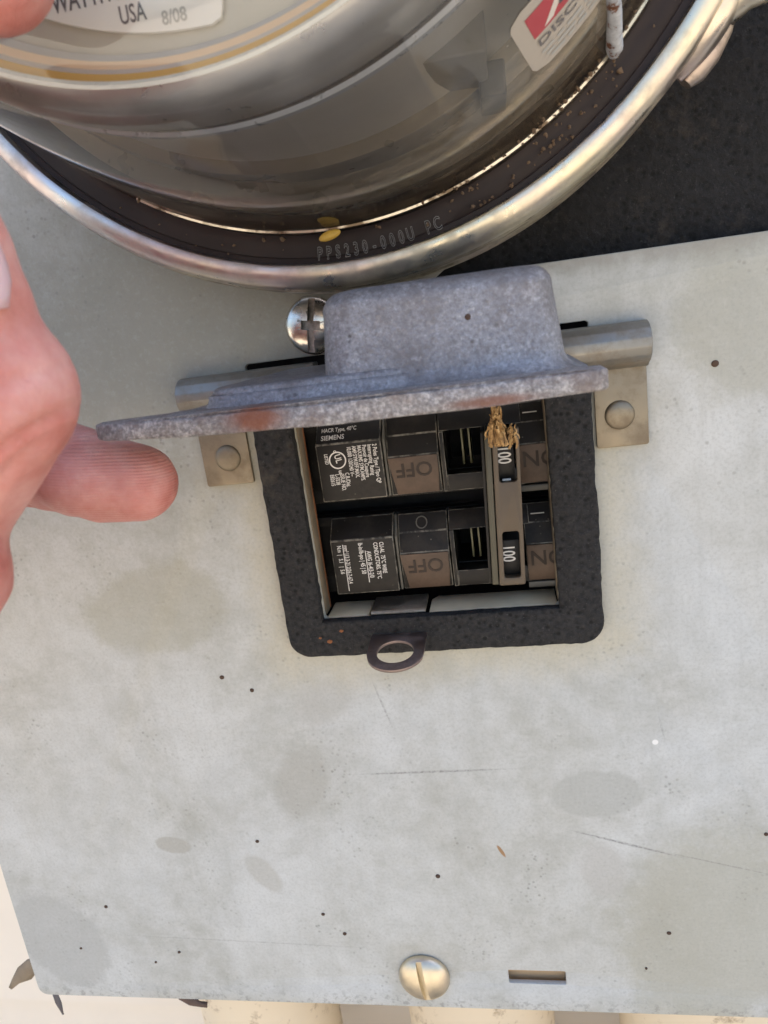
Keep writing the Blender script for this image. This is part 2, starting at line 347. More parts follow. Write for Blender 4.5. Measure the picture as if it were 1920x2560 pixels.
def m_skin():
    t = NT('skin'); bl = t.noise(75, 5, .6); fine = t.noise(420, 4, .6)
    c = t.ramp(bl, (.28, (.44, .125, .095)), (.42, (.55, .21, .175)), (.56, (.62, .29, .255)), (.72, (.74, .45, .41)))
    c = t.mix(t.math('MULTIPLY', t.ramp(fine, (.45, 0.0), (.7, 1.0)), .18), c, (.70, .45, .38))
    mp = t.n('ShaderNodeMapping'); t.put(mp.inputs[0], t.co); mp.inputs['Rotation'].default_value = (0, math.radians(-8), 0)
    wv = t.n('ShaderNodeTexWave', wave_type='BANDS', bands_direction='Z'); t.put(wv.inputs[0], mp.outputs[0])
    wv.inputs['Scale'].default_value = 640; wv.inputs['Distortion'].default_value = 3.0; wv.inputs['Detail'].default_value = 1; wv.inputs['Detail Scale'].default_value = .14
    x, y, z = t.xyz(); tip = t.n('ShaderNodeMapRange'); t.put(tip.inputs[0], t.math('SUBTRACT', x, t.math('MULTIPLY', y, .35))); tip.inputs[1].default_value = -.043; tip.inputs[2].default_value = -.028
    th = t.n('ShaderNodeMapRange'); t.put(th.inputs[0], y); th.inputs[1].default_value = -.094; th.inputs[2].default_value = -.084
    wr = t.ramp(t.noise(230, 5, .7, dist=1.5), (.42, 0.0), (.5, 1.0), (.58, 0.0))
    h = t.math('ADD', t.math('MULTIPLY', t.math('MULTIPLY', wv.outputs['Fac'], th.outputs[0]), .6), t.math('MULTIPLY', fine, .5))
    h = t.math('SUBTRACT', h, t.math('MULTIPLY', wr, .35))
    t.set(Base_Color=c, Roughness=.5, Normal=t.bump(h, .36, .00035))
    t.b.inputs['Subsurface Weight'].default_value = .35; t.b.inputs['Subsurface Radius'].default_value = (1, .3, .2); t.b.inputs['Subsurface Scale'].default_value = .0022
    t.b.inputs['Specular IOR Level'].default_value = .4
    return t.m

PANEL = m_panel(); CAST = m_cast(); CEDGE = m_cast_edge(); FOAM = m_foam(); MASTIC = m_foam('black_mastic', .008, .020)
PLAST = m_plastic(); BROWN = m_brown(); GLASS = m_glass(); SKIN = m_skin()
RINGM = m_zinc('iridescent_zinc_ring', (.58, .545, .49), .30, .6, 500, .3, (.22, .18, .13))
RINGS = m_zinc('tarnished_ring_skirt', (.42, .37, .28), .42, .35, 600, .75)
SCREWM = m_zinc('bright_zinc_screw', (.80, .76, .64), .2, .25, 1200, .1)
SCREWB = m_zinc('satin_brassy_screw', (.70, .62, .47), .33, .1, 1200, .1)
HINGE = m_zinc('dull_bronze_steel', (.29, .25, .185), .52, .0, 500, .45, (.15, .10, .05))
BARREL = m_zinc('dull_grey_hinge_barrel', (.30, .295, .27), .5, .0, 500, .4, (.17, .11, .05))
LATCH = m_zinc('rust_tinted_latch_steel', (.30, .24, .22), .45, .0, 700, .5, (.12, .07, .055))
DARK = plain('dark_interior', (.012, .011, .010), .8)
RUST = plain('rust', (.22, .085, .03), .85, 0, 900, .5)
SPOT = plain('dark_rust_spot', (.07, .04, .025), .8)
WHITE = plain('white_print', (.72, .70, .66), .6, var=.05)
GREYP = plain('grey_print', (.40, .40, .38), .6, var=.05)
GREYI = plain('faded_ink', (.16, .15, .15), .6)
INK = plain('dark_ink', (.09, .09, .10), .6)

# ------------------------------------------------------------------ setting: ground, house wall, conduits
g = pyd('ground', [(-9e5, -1.2e6, -1350), (9e5, -1.2e6, -1350), (9e5, 6e5, -1350), (-9e5, 6e5, -1350)], [(0, 1, 2, 3)], plain('sandy_ground', (.36, .315, .255), .95, var=.2, vs=3))
tag(g, kind='structure')
SIDING = plain('cream_siding_paint', (.80, .72, .60), .6, 0, 300, .15, .0004, var=.05, vs=30)
wall = box('house_wall', -4200, 4200, 128, 260, -1349, 1900, SIDING); tag(wall, kind='structure')
for i in range(22):                                        # lapped siding boards
    z0 = -1340+i*146.8-.2
    extr('siding_board', [(128, z0), (112, z0), (120, z0+148), (128, z0+148)], -4190, 4190, SIDING, wall)
PVC = NT('cream_painted_conduit'); pg = PVC.noise(110, 6, .7)
PVC.set(Base_Color=PVC.mix(PVC.ramp(pg, (.56, 0.0), (.68, .8)), PVC.mix(PVC.noise(25, 3), (.70, .58, .41), (.78, .67, .49)), (.30, .21, .12)), Roughness=.5, Normal=PVC.bump(pg, .15, .0005)); PVC = PVC.m
for k, (x0, x1, lab) in enumerate(((-112, -78, 'dirt-spotted cream conduit leaving the box bottom left of the brown gap under the screw'),
                                   (-43, 19, 'cream painted conduit pipe under the bottom screw and slot'),
                                   (46, 108, 'cream painted conduit pipe at the bottom right corner'))):
    if k == 0: x0 = -138
    r = (x1-x0)/2; cx = (x0+x1)/2
    c = thing('conduit_pipe', (cx, 62, -165), lab, 'conduit', 'conduits below the meter box')
    lathe2 = [[(cx+r*math.cos(2*math.pi*i/48), 62+r*math.sin(2*math.pi*i/48), z) for i in range(48)] for z in (-1349, -172)]
    loft('pipe', lathe2, PVC, c)
    loft('coupling', [[(cx+(r+q)*math.cos(2*math.pi*i/48), 62+(r+q)*math.sin(2*math.pi*i/48), z) for i in range(48)] for q, z in ((2.5, -186), (2.5, -168))], PVC, c)

# ------------------------------------------------------------------ meter box behind the cover
bx = thing('meter_box', (-10, 60, -166), 'grey steel meter box body behind the cover, lined with black mastic at upper right', 'meter box')
BOXM = plain('grey_box_paint', (.30, .30, .27), .6)
BTAN = plain('tan_box_floor', (.48, .33, .19), .7)
box('side', -160, -158, 4, 112, -166, 300, BOXM, bx); box('side', 138, 140, 4, 112, -166, 300, BOXM, bx)
box('bottom', -158, 138, 4, 112, -166, -164, BTAN, bx); box('back', -158, 138, 108, 112, -164, 300, DARK, bx)
box('inner_flange', -157, 137, 3.2, 4.6, -163.9, -146, BTAN, bx)
# black mastic coated plate at the upper right
nx, nz = 90, 60; vs, fs = [], []
for j in range(nz+1):
    for i in range(nx+1):
        x = -70+206*i/nx; z = 44+256*j/nz
        y = 9+1.1*noise.fractal((x*.05, z*.05, 3), .8, 2.0, 4)
        vs.append((x, y, z))
for j in range(nz):
    for i in range(nx): a = j*(nx+1)+i; fs.append((a, a+1, a+nx+2, a+nx+1))
tag(pyd('mastic_plate', vs, fs, MASTIC, bx, True), 'rough black mastic coated plate')

# ------------------------------------------------------------------ cover panel
cov = thing('cover_panel', (-10, 0, -172), 'weathered pale grey steel cover with a square breaker window, screws and slot', 'cover panel')
RC = (-9.5, 143.4)
outer = rrect(-164.5, 144, -172.3, 53, (3.5, 3.5, 1.0, 0))[:-1]
outer += [(6, 53)]
for i in range(25):                                            # round cut-out under the locking ring
    a = math.radians(-75-105*i/24); outer.append((RC[0]+88*math.cos(a), RC[1]+88*math.sin(a)))
outer += [(RC[0]-88, 300), (-164.5, 300)]
def bend(x, y, z):                                             # the sheet is not dead flat: it dips towards its lower edge and corner
    if abs(z-53) < 1 and x > 5: z += .5*math.sin(x*.09)
    return (x, y, z-.9*math.exp(-((x+15)/70)**2)*0-(.0 if z > -165 else 2.2*max(0, (-x-36)/128)))
win = rrect(-35, 30, -34.8, 28, (2, 2, 0, 0)); win = [p for p in win if p[1] < 27.9]
win = win[:0]+[(-35+2*0, -33)]+[]                              # replaced below
win = [(-33.5, -34.8), (28.5, -34.8), (30, -33.3), (30, 27), (41, 27), (41.5, 27.6), (41.5, 38.2), (41, 38.7), (-45, 38.7), (-45.6, 38.1), (-45.6, 27.6), (-45, 27), (-35, 27), (-35, -33.3)]
slot = rrect(6, 23.8, -162.4, -157.3, .5)
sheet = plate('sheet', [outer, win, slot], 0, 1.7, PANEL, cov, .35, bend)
# folded lips of the window
LIP = plain('lit_lip_paint', (.82, .70, .47), .6, 0, 400, .2, var=.2, vs=120)  # sill of the grey cover sheet, warm light put into its colour
LIPR = plain('rusted_lip_paint', (.20, .155, .10), .75, 0, 400, .3, var=.4, vs=160)
box('window_lip', -36.2, -34.8, 1.8, 6.6, -33.5, 26, LIPR, cov, .2); box('window_lip', 29.8, 31.2, 1.8, 9, -33.5, 26, LIPR, cov, .2)
box('window_lip', -34.6, -22.4, 1.2, 12, -35.4, -33.9, LIP, cov, .3)
plate('window_lip', [[(-5.2, 1.0), (29.6, 1.0), (29.6, 12.0), (-3.4, 12.0), (-5.2, 9.6)]], 33.9, 35.4, LIP, cov, .3, lambda x, y, z: (x, z, -y))
box('rust_line', -35.0, -34.6, 6.3, 7.0, -33.2, 25, RUST, cov, .1)
# black foam seal
nb = rrect(-45.6, 41, -44.2, 29, (6, 6, .5, .5), 8); nb2 = []
for (x, z), (x2, z2) in zip(nb, nb[1:]+nb[:1]):
    m = max(1, int(math.hypot(x2-x, z2-z)/1.5))
    for i in range(m):
        px, pz = x+(x2-x)*i/m, z+(z2-z)*i/m; k = noise.noise((px*.16, pz*.16, 1))*.25+noise.noise((px*.6, pz*.6, 4))*.22
        nb2.append((px+k*(1 if px > 0 else -1)*(abs(px+2) > 41), pz+k*(pz < -40)))
hole = []
hb = [(-34.9, -33.6), (29.9, -33.6), (29.9, 28.2), (-34.9, 28.2)]
for (x, z), (x2, z2) in zip(hb, hb[1:]+hb[:1]):
    m = int(math.hypot(x2-x, z2-z)/1.6)
    for i in range(m):
        px, pz = x+(x2-x)*i/m, z+(z2-z)*i/m; k = noise.noise((px*.5, pz*.5, 9))*.28
        hole.append((px+(k if abs(px+2.5) > 31 else 0), pz+(k if pz < -33 else 0)))
tag(plate('foam_seal', [nb2, hole], -3.6, -.1, FOAM, cov, .7), 'square black foam seal around the breaker window')
# hinge brackets with rivets
def rivet(x, z, par):
    lathe('rivet', [(3.6, -1.3), (3.55, -1.7), (3.2, -2.1), (2.6, -2.4), (1.5, -2.6), (0.01, -2.65)], lambda y: (x, z), HINGE, par, 32)
def bracket(x0, x1, rx, rz):
    b = plate('hinge_bracket', [rrect(x0, x1, 7.5, 27.5, (.6, .6, 0, 0), 3)], -1.45, -.15, HINGE, cov, .2)
    pr = [(-.15, 26.4), (-1.45, 26.4), (-1.8, 26.9), (-3.2, 27.4), (-5.4, 28.0), (-7.3, 29.4), (-8.3, 31.4), (-8.2, 33.6), (-7.0, 35.6), (-5.0, 36.9), (-2.6, 37.3), (-.15, 37.3)]
    extr('barrel', pr, -62.8 if x0 < 0 else 30.8, -26 if x0 < 0 else 54.6, BARREL, b, .45)
    rivet(rx, rz, b); return b
bracket(-61.6, -48.2, -54.3, 14.9); bracket(41.9, 54.3, 47.6, 15.4)
# latch strip with a holed ear
def latch(x, y, z): return (x, y, z)
lt = extr('latch_strip', [(10.5, -32.5), (.6, -32.8), (-.02, -33.3), (-.02, -38), (.0, -34.0), (10.5, -33.5)][:3]+[(-.02, -33.8), (10.5, -33.5)], -21.6, -6.1, m_zinc('grimy_strip_steel', (.55, .48, .38), .5, .0, 700, .5, (.16, .10, .06)), cov, .12)
ear = [(-21.4, 0), (-21.8, 9)]+[(-13.9+7.7*math.cos(math.radians(a)), 9.3+6.8*math.sin(math.radians(a))) for a in range(172, 7, -11)]+[(-6.2, 9), (-5.9, 0)]
plate('latch_ear', [ear, circ(-14, 8.6, 5.0, 36, 4.5)], -.45, .45, LATCH, lt, .15, lambda x, y, z: (x, -2.6-z*.97+y*.2, -38.3-z*.235-y*.97))
for fx, fz, fr in ((-33.6, -39.4, .9), (-36.2, -38.2, .5), (-29.8, -36.4, .7)):                # rust flakes stuck to the foam
    bmf = bmesh.new(); bmesh.ops.create_icosphere(bmf, subdivisions=1, radius=1, matrix=Matrix.Translation((fx, -3.7, fz)) @ Matrix.Diagonal((fr, .25, fr*.7, 1))); from_bm('rust_flake', bmf, RUST, cov)
# screws
def screw(x, z, r, h, rot, mat, lab, phillips=False):
    prof = [(r-.6, -.1), (r, -.3), (r, -.8)]+[(r*math.cos(math.radians(a)), -.8-h*math.sin(math.radians(a))) for a in range(10, 90, 10)]+[(.02, -.8-h)]
    n = 64; s = lathe('screw_head', prof, lambda y: (x, z), mat, cov, n)
    # cut the driver slot with a boolean so that it is a true groove
    c, q = math.cos(math.radians(rot)), math.sin(math.radians(rot))
    def cutter(L, W, D):
        vv = []
        for u, v in ((-L, -W), (L, -W), (L, W), (-L, W)):
            for y in (-.8-h-1, -.8-h+D): vv.append((x+u*q+v*c, y, z+u*c-v*q))
        return pyd('cutter', vv, [(0, 2, 4, 6), (1, 7, 5, 3), (0, 1, 3, 2), (2, 3, 5, 4), (4, 5, 7, 6), (6, 7, 1, 0)], DARK)
    cs = [cutter(r*1.3, r*.115, h*.62)]
    if phillips:
        q0, c0 = q, c
        bmx = bmesh.new(); rot2 = rot+90; c, q = math.cos(math.radians(rot2)), math.sin(math.radians(rot2))
        cs.append(cutter(r*.34, r*.16, h*.7))
    me0 = s.data; bmc = bmesh.new(); bmc.from_mesh(me0)
    bmesh.ops.remove_doubles(bmc, verts=bmc.verts, dist=1e-7)
    bmesh.ops.holes_fill(bmc, edges=[e for e in bmc.edges if e.is_boundary]); bmesh.ops.recalc_face_normals(bmc, faces=bmc.faces); bmc.to_mesh(me0); bmc.free()
    for ct in cs:
        md = s.modifiers.new('b', 'BOOLEAN'); md.object = ct; md.operation = 'DIFFERENCE'; md.solver = 'EXACT'
    dg = bpy.context.evaluated_depsgraph_get(); me = bpy.data.meshes.new_from_object(s.evaluated_get(dg))
    s.modifiers.clear(); s.data = me; me.materials.clear(); me.materials.append(mat)
    for p in me.polygons: p.use_smooth = True
    if phillips:
        me.materials.append(RINGS)
        for p in me.polygons:
            cy = p.center.y/MM
            rr_ = math.hypot(p.center.x/MM-x, p.center.z/MM-z)
            if abs(p.normal.y) > .97 and cy > -.8-h+.3 and rr_ < r*.97 or abs(p.normal.y) < .1 and rr_ < r*.9: p.material_index = 1
    me.set_sharp_from_angle(angle=math.radians(30))
    for ct in cs: bpy.data.objects.remove(ct)
    return tag(s, lab)
screw(-25.6, 46.2, 7.2, 3.0, 9, SCREWM, 'bright combination-slot screw head beside the raised lid', True)
screw(-21, -160.2, 8.3, 3.8, -7, SCREWB, 'brassy slotted screw head at the bottom edge')
# rust pin-pricks
bmS = bmesh.new(); bmesh.ops.create_icosphere(bmS, subdivisions=2, radius=1.0)
meS = bpy.data.meshes.new('rust_spot'); bmS.to_mesh(meS); bmS.free(); meS.materials.append(SPOT)
for p in meS.polygons: p.use_smooth = True
for x, z, r in ((70.1, 25, .9), (-69.5, -50.7, .75), (-60.9, -55.4, .65), (-68.9, -108.6, .65), (-12.4, -121.6, .75), (-128.3, -134.8, .65), (-51.5, -136.6, .65), (-45.4, -144.2, .65), (55, -141.6, .7), (81.9, -106.9, .6), (-105.3, -153.4, .55), (-142.4, -152.8, .5), (-115, -158, .45), (48, -155, .4)):
    o = bpy.data.objects.new('rust_spot', meS); COL.objects.link(o); o.parent = cov; o.matrix_parent_inverse = Matrix.Translation(-Vector(cov.location))
    o.location = (x*MM, -.0001, z*MM); o.scale = (r*MM, .35*MM, r*MM*random.uniform(.85, 1.1))

# ------------------------------------------------------------------ circuit breaker
br = thing('circuit_breaker', (-5, 30, -34), 'black two-pole circuit breaker with tied 100 handles in the window', 'circuit breaker')
PITCH = 27.4
OFFD = plain('debossed_letter_shadow', (.034, .023, .016), .7)
EDGEP = plain('scuffed_plastic_edge', (.10, .095, .08), .5)
def m_worn():
    t = NT('rubbed_plastic_edge'); n = t.noise(260, 6, .75)
    t.set(Base_Color=t.mix(t.ramp(n, (.42, 0.0), (.6, 1.0)), (.020, .018, .015), (.21, .195, .16)), Roughness=.5); return t.m
WORN = m_worn()
def pole(k):
    dz = -PITCH*k
    P = lambda pr: [(y, z+dz) for y, z in pr]
    body = plate('pole_body', [rrect(-62, 62, -3.2+dz, 19.9+dz, .8, 3), rrect(-40.2, -35.9, .6+dz, 17.4+dz, 1.2, 4), rrect(3.6, 21.5, 3.4+dz, 15.0+dz, .5, 3)], 12.0, 16, PLAST, br, .3)
    box('pole_inside', -61, 61, 30, 50, -5+dz, 19.5+dz, DARK, br)
    box('recess_wall', 1.6, 3.4, 15, 30, 3+dz, 15.5+dz, PLAST, br); box('recess_wall', 22, 24, 15, 30, 3+dz, 15.5+dz, PLAST, br)
    box('recess_wall', 2, 23, 15, 30, 1.8+dz, 3.2+dz, PLAST, br)
    lb = extr('label_block', P([(12.1, 20.2), (9.1, 20.2), (3.6, 15.0), (3.6, -1.0), (12.1, -1.4)]), -31.2, -13.1, PLAST, br, .32, WORN)
    extr('rib', P([(12.1, 19.8), (9.1, 19.8), (4.6, 14.8), (4.6, -1.0), (12.1, -1.2)]), -12.9, -12.2, EDGEP, br, .15)
    ob = extr('off_block', P([(12.1, 19.8), (9.1, 19.8), (6.6, 15.0), (4.3, 9.6), (5.4, -1.2), (12.1, -1.2)]), -12.0, 1.9, PLAST, br, .26, WORN)
    # raised plate with OFF, ground reflection painted brown, its flank cut away in a curve
    pl = [(-12.0, 9.4), (1.5, 9.4), (1.4, 4), (1.0, -1.0), (-10.4, -1.0), (-10.9, 2.5), (-11.5, 6)]
    t = 1.15/10.8
    plate('off_plate', [[(x, z) for x, z in pl]], 0, .5, BROWN, ob, .12, lambda x, y, z: (x, y+3.75+(9.6-z)*t, z+dz))
    text('OFF', 5.6, (.0, 3.66+.2, 7.6+dz), (-1, 0, 0), (0, .1, -1), OFFD, ob, 1.02, .06)
    # handle bay frame
    extr('bay_frame', P([(12.1, 19.8), (9.1, 19.8), (5.2, 15.1), (12.1, 15.1)]), 2.3, 24, PLAST, br, .2, WORN)
    extr('bay_frame', P([(12.1, 15.0), (5.0, 15.0), (5.0, -1.3), (12.1, -1.3)]), 2.3, 3.5, PLAST, br, .2, WORN)
    extr('bay_frame', P([(12.1, 3.2), (5.2, 3.2), (5.2, -1.3), (12.1, -1.3)]), 3.5, 24, PLAST, br, .2, WORN)
    OLV = plain('olive_reflection', (.20, .19, .10), .35)
    for x in (7.6, 9.6): box('lit_inner_plate', x, x+.55, 13, 22, 4.2+dz, 14.6+dz, OLV, br, .1)  # thin inner plates, lit olive reflection put into their colour
    # ON side
    nb_ = extr('on_block', P([(12.1, 19.8), (9.1, 19.8), (6.6, 15.0), (4.3, 9.6), (5.4, -1.2), (12.1, -1.2)]), 22.6, 60, PLAST, br, .2, WORN)
    plate('on_plate', [[(22.8, 9.4), (58, 9.4), (58, -1.0), (22.8, -1.0)]], 0, .5, BROWN, nb_, .12, lambda x, y, z: (x, y+3.75+(9.6-z)*t, z+dz))
    text('ON', 6.0, (33.2, 3.66+.2, 7.6+dz), (-1, 0, 0), (0, .1, -1), OFFD, nb_, 1.02, .06)
    box('ledge', 22.6, 60, 6.0, 11.9, -3.6+dz, -1.9+dz, EDGEP, br, .2)
    box('dash_mark', 24.6, 28.2, 6.5, 6.7, 17.3+dz, 17.6+dz, GREYP, br)
    # handle inside the bay
    extr('handle', [(26, 0), (26, 1), (26, 2)] and [(y, z+dz) for y, z in ((27, 3.6), (27, 14.4), (-4.4, 14.0), (-4.4, 1.6), (4, 1.8), (9, 3.6))], 14.5, 21.4, PLAST, br, .3)
    hf = lambda x, y, z: (x+.04*(z+4), y, z)
    text('100', 4.75, (18.0+.04*(8-PITCH*k+4)-1.05, -4.5, 8.0+2.75+(.45 if not k else 0)+dz+(PITCH-25.5)*k), (.0, 0, -1), (1, 0, 0), WHITE, br, .64, .03)
    return lb
L1, L2 = pole(0), pole(1)
box('pole_gap', -61, 61, 22, 24, -8, -2.5, DARK, br)
tb = plate('tie_bar', [rrect(15.8, 22.4, -24.6, 16.0, .5, 3), rrect(17.1, 21.5, 2.6, 14.6, .7, 4), rrect(17.1, 21.3, -22.6, -10.2, .7, 4)], -7.8, -5.0, plain('reflection_brown_tie_bar', (.080, .057, .035), .42, 0, 1200, .1), br, .25, lambda x, y, z: (x+.035*(z+4)-.05, y, z))  # black bar plastic, warm reflection painted in as brown
plate('tie_bar_side', [rrect(-7.6, 3.5, -24.4, 15.8, .4, 3)], 13.9, 15.5, plain('olive_black_plastic', (.055, .05, .03), .38), tb, .3, lambda x, y, z: (y+.035*(z+4), x, z))
plate('tie_bar_side', [rrect(-6.6, 3.5, -24.2, 15.6, .4, 3)], 13.0, 13.8, PLAST, tb, .2, lambda x, y, z: (y+.035*(z+4), x, z))
box('window_glint', 18.0, 20.2, -6.8, -6.2, 2.7, 3.3, plain('blue_grey_glint_plastic', (.30, .36, .42), .3), tb, .2)
# printing on the label blocks
ch = Vector((0, 5.5, 5.2)).normalized()
def chz(s): return Vector((0, 3.6, 15.0))+ch*s
text('HACR Type, 40°C', 1.9, chz(4.0)+Vector((-29.6, -.12, .12)), (1, 0, 0), tuple(ch), WHITE, L1, .68, .02)
text('SIEMENS', 2.25, chz(1.3)+Vector((-29.6, -.12, .12)), (1, 0, 0), tuple(ch), WHITE, L1, .78, .02)
def col(body, x, z, size, par, sx, mat=WHITE): text(body, size, (x, 3.52, z), (0, 0, -1), (1, 0, 0), mat, par, sx, .02)
for i, (s, z) in enumerate((('2 Poles Type / Tipo QP', 13.9), ('Interrupting  Rating', 13.9), ('Pouvoir de Coupure', 13.9), ('MAX.RMS SYM.AMPS.', 13.9), ('AMP.SYM.EFF.MAX.', 13.9), ('10,000 120/240 V~', 13.9), ('C.B./Disj.', 6.8), ('ISSUE NO.', 6.6), ('L-5538', 6.6), ('E82615', 6.6))):
    col(s, -15.4-i*1.42, z, 1.62, L1, .66 if i else .70)
col('LISTED', -29.0, 12.4, 1.35, L1, .7); col('us', -25.6, 7.6, 1.6, L1, .8); col('c', -26.3, 13.2, 1.6, L1, .8)
lathe('certification_ring', [(2.05, 3.56), (2.05, 3.5), (2.4, 3.5), (2.4, 3.56)], lambda y: (-25.5, 10.4), WHITE, L1, 32)
text('UL', 2.5, (-26.3, 3.52, 11.9), (.17, 0, -.98), (.98, 0, .17), WHITE, L1, .8, .03)
d = -PITCH
for s, x, z, sz in (('CU-AL  75°C WIRE', -17.2, 13.8, 1.7), ('CONDUCTORS. 75°C', -18.9, 13.8, 1.7), ('AWG |6-4|3-2/0', -21.1, 11.4, 1.8), ('lb-in/lb-po | 45 | 50', -23.2, 14.0, 1.8), ('mm² |13.3-21.2|26.7-67.4', -27.4, 13.6, 1.7), ('N.m  |   5.1   |  5.6', -29.3, 13.6, 1.7)):
    col(s, x, z+d, sz, L2, .66)
box('rule_line', -21.55, -21.35, 3.48, 3.56, 2.2+d, 11.6+d, WHITE, L2); box('rule_line', -27.75, -27.55, 3.48, 3.56, 0+d, 13.8+d, WHITE, L2)
plate('moulding_mark', [circ(-5.3, 17.3+d, 1.65, 28), circ(-5.3, 17.3+d, 1.35, 28)], -.08, .08, EDGEP, br, 0, lambda x, y, z: (x, y+7.75+(z-17.3-d)*.52, z))

# ------------------------------------------------------------------ flip-up cast lid
lid = thing('breaker_lid', (-4, -5, 32), 'blue-grey zinc-cast hinged lid with raised box, flipped up and held open', 'lid')
F_ = lambda x, y, z: (x, z, -y)            # outline drawn in X,Y; sheet lies flat
lo = [(-33, -8), (-34.5, -62), (-37, -67), (-46.2, -69.5), (-46.9, -71.5), (-45.9, -74.6), (-43.8, -76.1), (-40, -76.6), (20, -76.8), (33.8, -76.5), (34.9, -75.5), (34.9, -69.5), (32, -67.5), (30.5, -62), (29.5, -8)]
lo2 = []
for (x, z), (x2, z2) in zip(lo, lo[1:]+lo[:1]):
    m = max(1, int(math.hypot(x2-x, z2-z)/2))
    for i in range(m): lo2.append((x+(x2-x)*i/m, z+(z2-z)*i/m))
def lidmap(x, y, z):
    zz = -y; k = noise.noise((x*.35, z*.35, zz*.9))*.16+noise.noise((x*.09, 0, 0))*.2
    zz += k*.7+(.0006*(x-3)**2 if zz < 31.6 else .0003*(x-3)**2)
    return (x, z+noise.noise((x*.4, zz*2, 5))*.25, zz)
pl_ = plate('lid_plate', [lo2], -33.3, -29.9, CEDGE, lid, .45, lidmap)
def rr_ring(x0, x1, y0, y1, r, z, n=10):
    return [(x, y, z) for x, y in rrect(x0, x1, y0, y1, r, n)]
def casting(name, x0, x1, y0, y1, r, zb, zt, fil, top, draft, par):
    rings = []
    for i in range(7):                                       # foot fillet
        a = math.radians(90*i/6); o = fil*(1-math.sin(a)); z = zb+fil*(1-math.cos(a))
        rings.append(rr_ring(x0-o, x1+o, y0-o, y1+o, r+o, z))
    H = zt-top
    for i in range(1, 4):
        q = i/3; o = -draft*q; rings.append(rr_ring(x0-o, x1+o, y0-o, y1+o, r, zb+fil+(H-zb-fil)*q))
    for i in range(1, 8):                                    # rounded crown
        a = math.radians(90*i/7); o = -draft-top*(1-math.cos(a)); rings.append(rr_ring(x0-o, x1+o, y0-o, y1+o, max(.6, r+o*.5), H+top*math.sin(a)))
    for rg in rings:
        for i, (x, y, z) in enumerate(rg):
            k = noise.noise((x*.12, y*.12, z*.12))*.3; rg[i] = (x+k*.4, y+k*.4, z+k*.5)
    rings.append([(x*.9+.1*(x0+x1)/2, y*.9+.1*(y0+y1)/2, z) for x, y, z in rings[-1]])
    return loft(name, rings, CAST, par, True, 80)
casting('lid_tray', -30.2, 8, -68.6, -14, 6, 33.0, 36.8, 2.6, 1.1, .6, lid)
casting('handle_housing', -9.6, 30.2, -67.2, -20, 6.5, 33.1, 49.8, 3.6, 3.4, 1.0, lid)
tube('hinge_tube', [(-25.6, -5.0, 32), (30.4, -5.0, 32)], 4.3, BARREL, lid, 28)
box('hinge_web', -40, 31, -14, -5.5, 30.5, 33, CAST, lid, .4)
bd = lathe('rust_bead', [(1.0, -64.6), (1.05, -65.7), (.8, -66.3), (.4, -66.6), (.01, -66.7)], lambda y: (15.6, 43.0), SPOT, lid, 20)

# ------------------------------------------------------------------ locking ring round the meter
ring = thing('locking_ring', (RC[0], -15, RC[1]-94), 'shiny iridescent zinc locking ring clamped around the meter cover', 'meter ring')
cR = lambda y: RC
lathe('ring_band', [(85.6, -25), (85.8, -29.2), (86.1, -29.9), (86.7, -30.15), (88.2, -29.9), (89.3, -29.4), (90.1, -28.6), (90.6, -27.4), (90.9, -25.6)], cR, RINGM, ring, 240, wob=.2)
lathe('ring_skirt', [(90.8, -25.9), (91.1, -25.0), (90.7, -14), (91.0, -13), (91.1, -10), (90.6, -5.5), (89, -4.8), (84, -4.6)], cR, RINGS, ring, 240, wob=.2)
# clamp lug at the right
lug = []
for i in range(37):
    th = -42.2+40*i/36; a = math.radians(th); q = math.sin(math.radians(90*min(1, (i+.35)/6)))
    yc, hw = -21.0, 6.8*q; r0, hr = 89.6, 4.6*(.55+.45*q)
    prof = [(r0, yc-hw)]+[(r0+hr*math.sin(math.radians(b))**.6, yc-hw*math.cos(math.radians(b))) for b in range(15, 180, 15)]+[(r0, yc+hw)]
    lug.append([(RC[0]+r*math.cos(a), y, RC[1]+r*math.sin(a)) for r, y in prof])
lg = loft('clamp_lug', lug, RINGM, ring, True, 50)
a = math.radians(-37)
tube('clamp_boss', [(RC[0]+93.2*math.cos(math.radians(t)), -17, RC[1]+93.2*math.sin(math.radians(t))) for t in (-41.3, -40, -37.5, -34.5, -32)], [1.4, 2.6, 3.0, 2.4, 1.0], RINGS, lg, 16)
tube('clamp_arm', [(66.5, -22, 93), (70, -24, 94.2), (76, -25, 94.6), (86, -25, 95.6), (110, -24, 99)], [4.2, 3.6, 3.2, 3.2, 3.2], RINGM, lg, 20)

# ------------------------------------------------------------------ meter
met = thing('watthour_meter', (-10, -30, 65), 'watthour meter under a dusty clear dome with white nameplate', 'electric meter')
def cM(y):
    t = (-30-y)/50.; return (-10-7*t, 142.5-4.5*t)
BASEM = plain('dark_brown_base_plastic', (.034, .026, .025), .42, 0, 300, .1, var=.5, vs=60); BASEM.node_tree.nodes['Principled BSDF'].inputs['Specular IOR Level'].default_value = .15
lathe('base_flange', [(88, -27.6), (84.0, -27.9), (83.8, -27.75), (83.6, -27.95), (81.3, -28.2), (79.8, -28.4), (79.2, -28.9), (78.4, -28.9), (60, -28.4), (.5, -28.4)], cM, BASEM, met, 128)
dome = lathe('clear_cover', [(79.2, -29.0), (78.8, -29.8), (78.2, -31), (77.4, -34.5), (75.9, -42), (74, -50), (72, -58), (70, -66), (67.6, -74), (66.4, -78.5), (65.2, -81.5), (63.6, -84.2), (61.2, -86.4), (57.5, -88.0), (50, -88.9), (30, -89.6), (.5, -89.8)], cM, GLASS, met, 200)
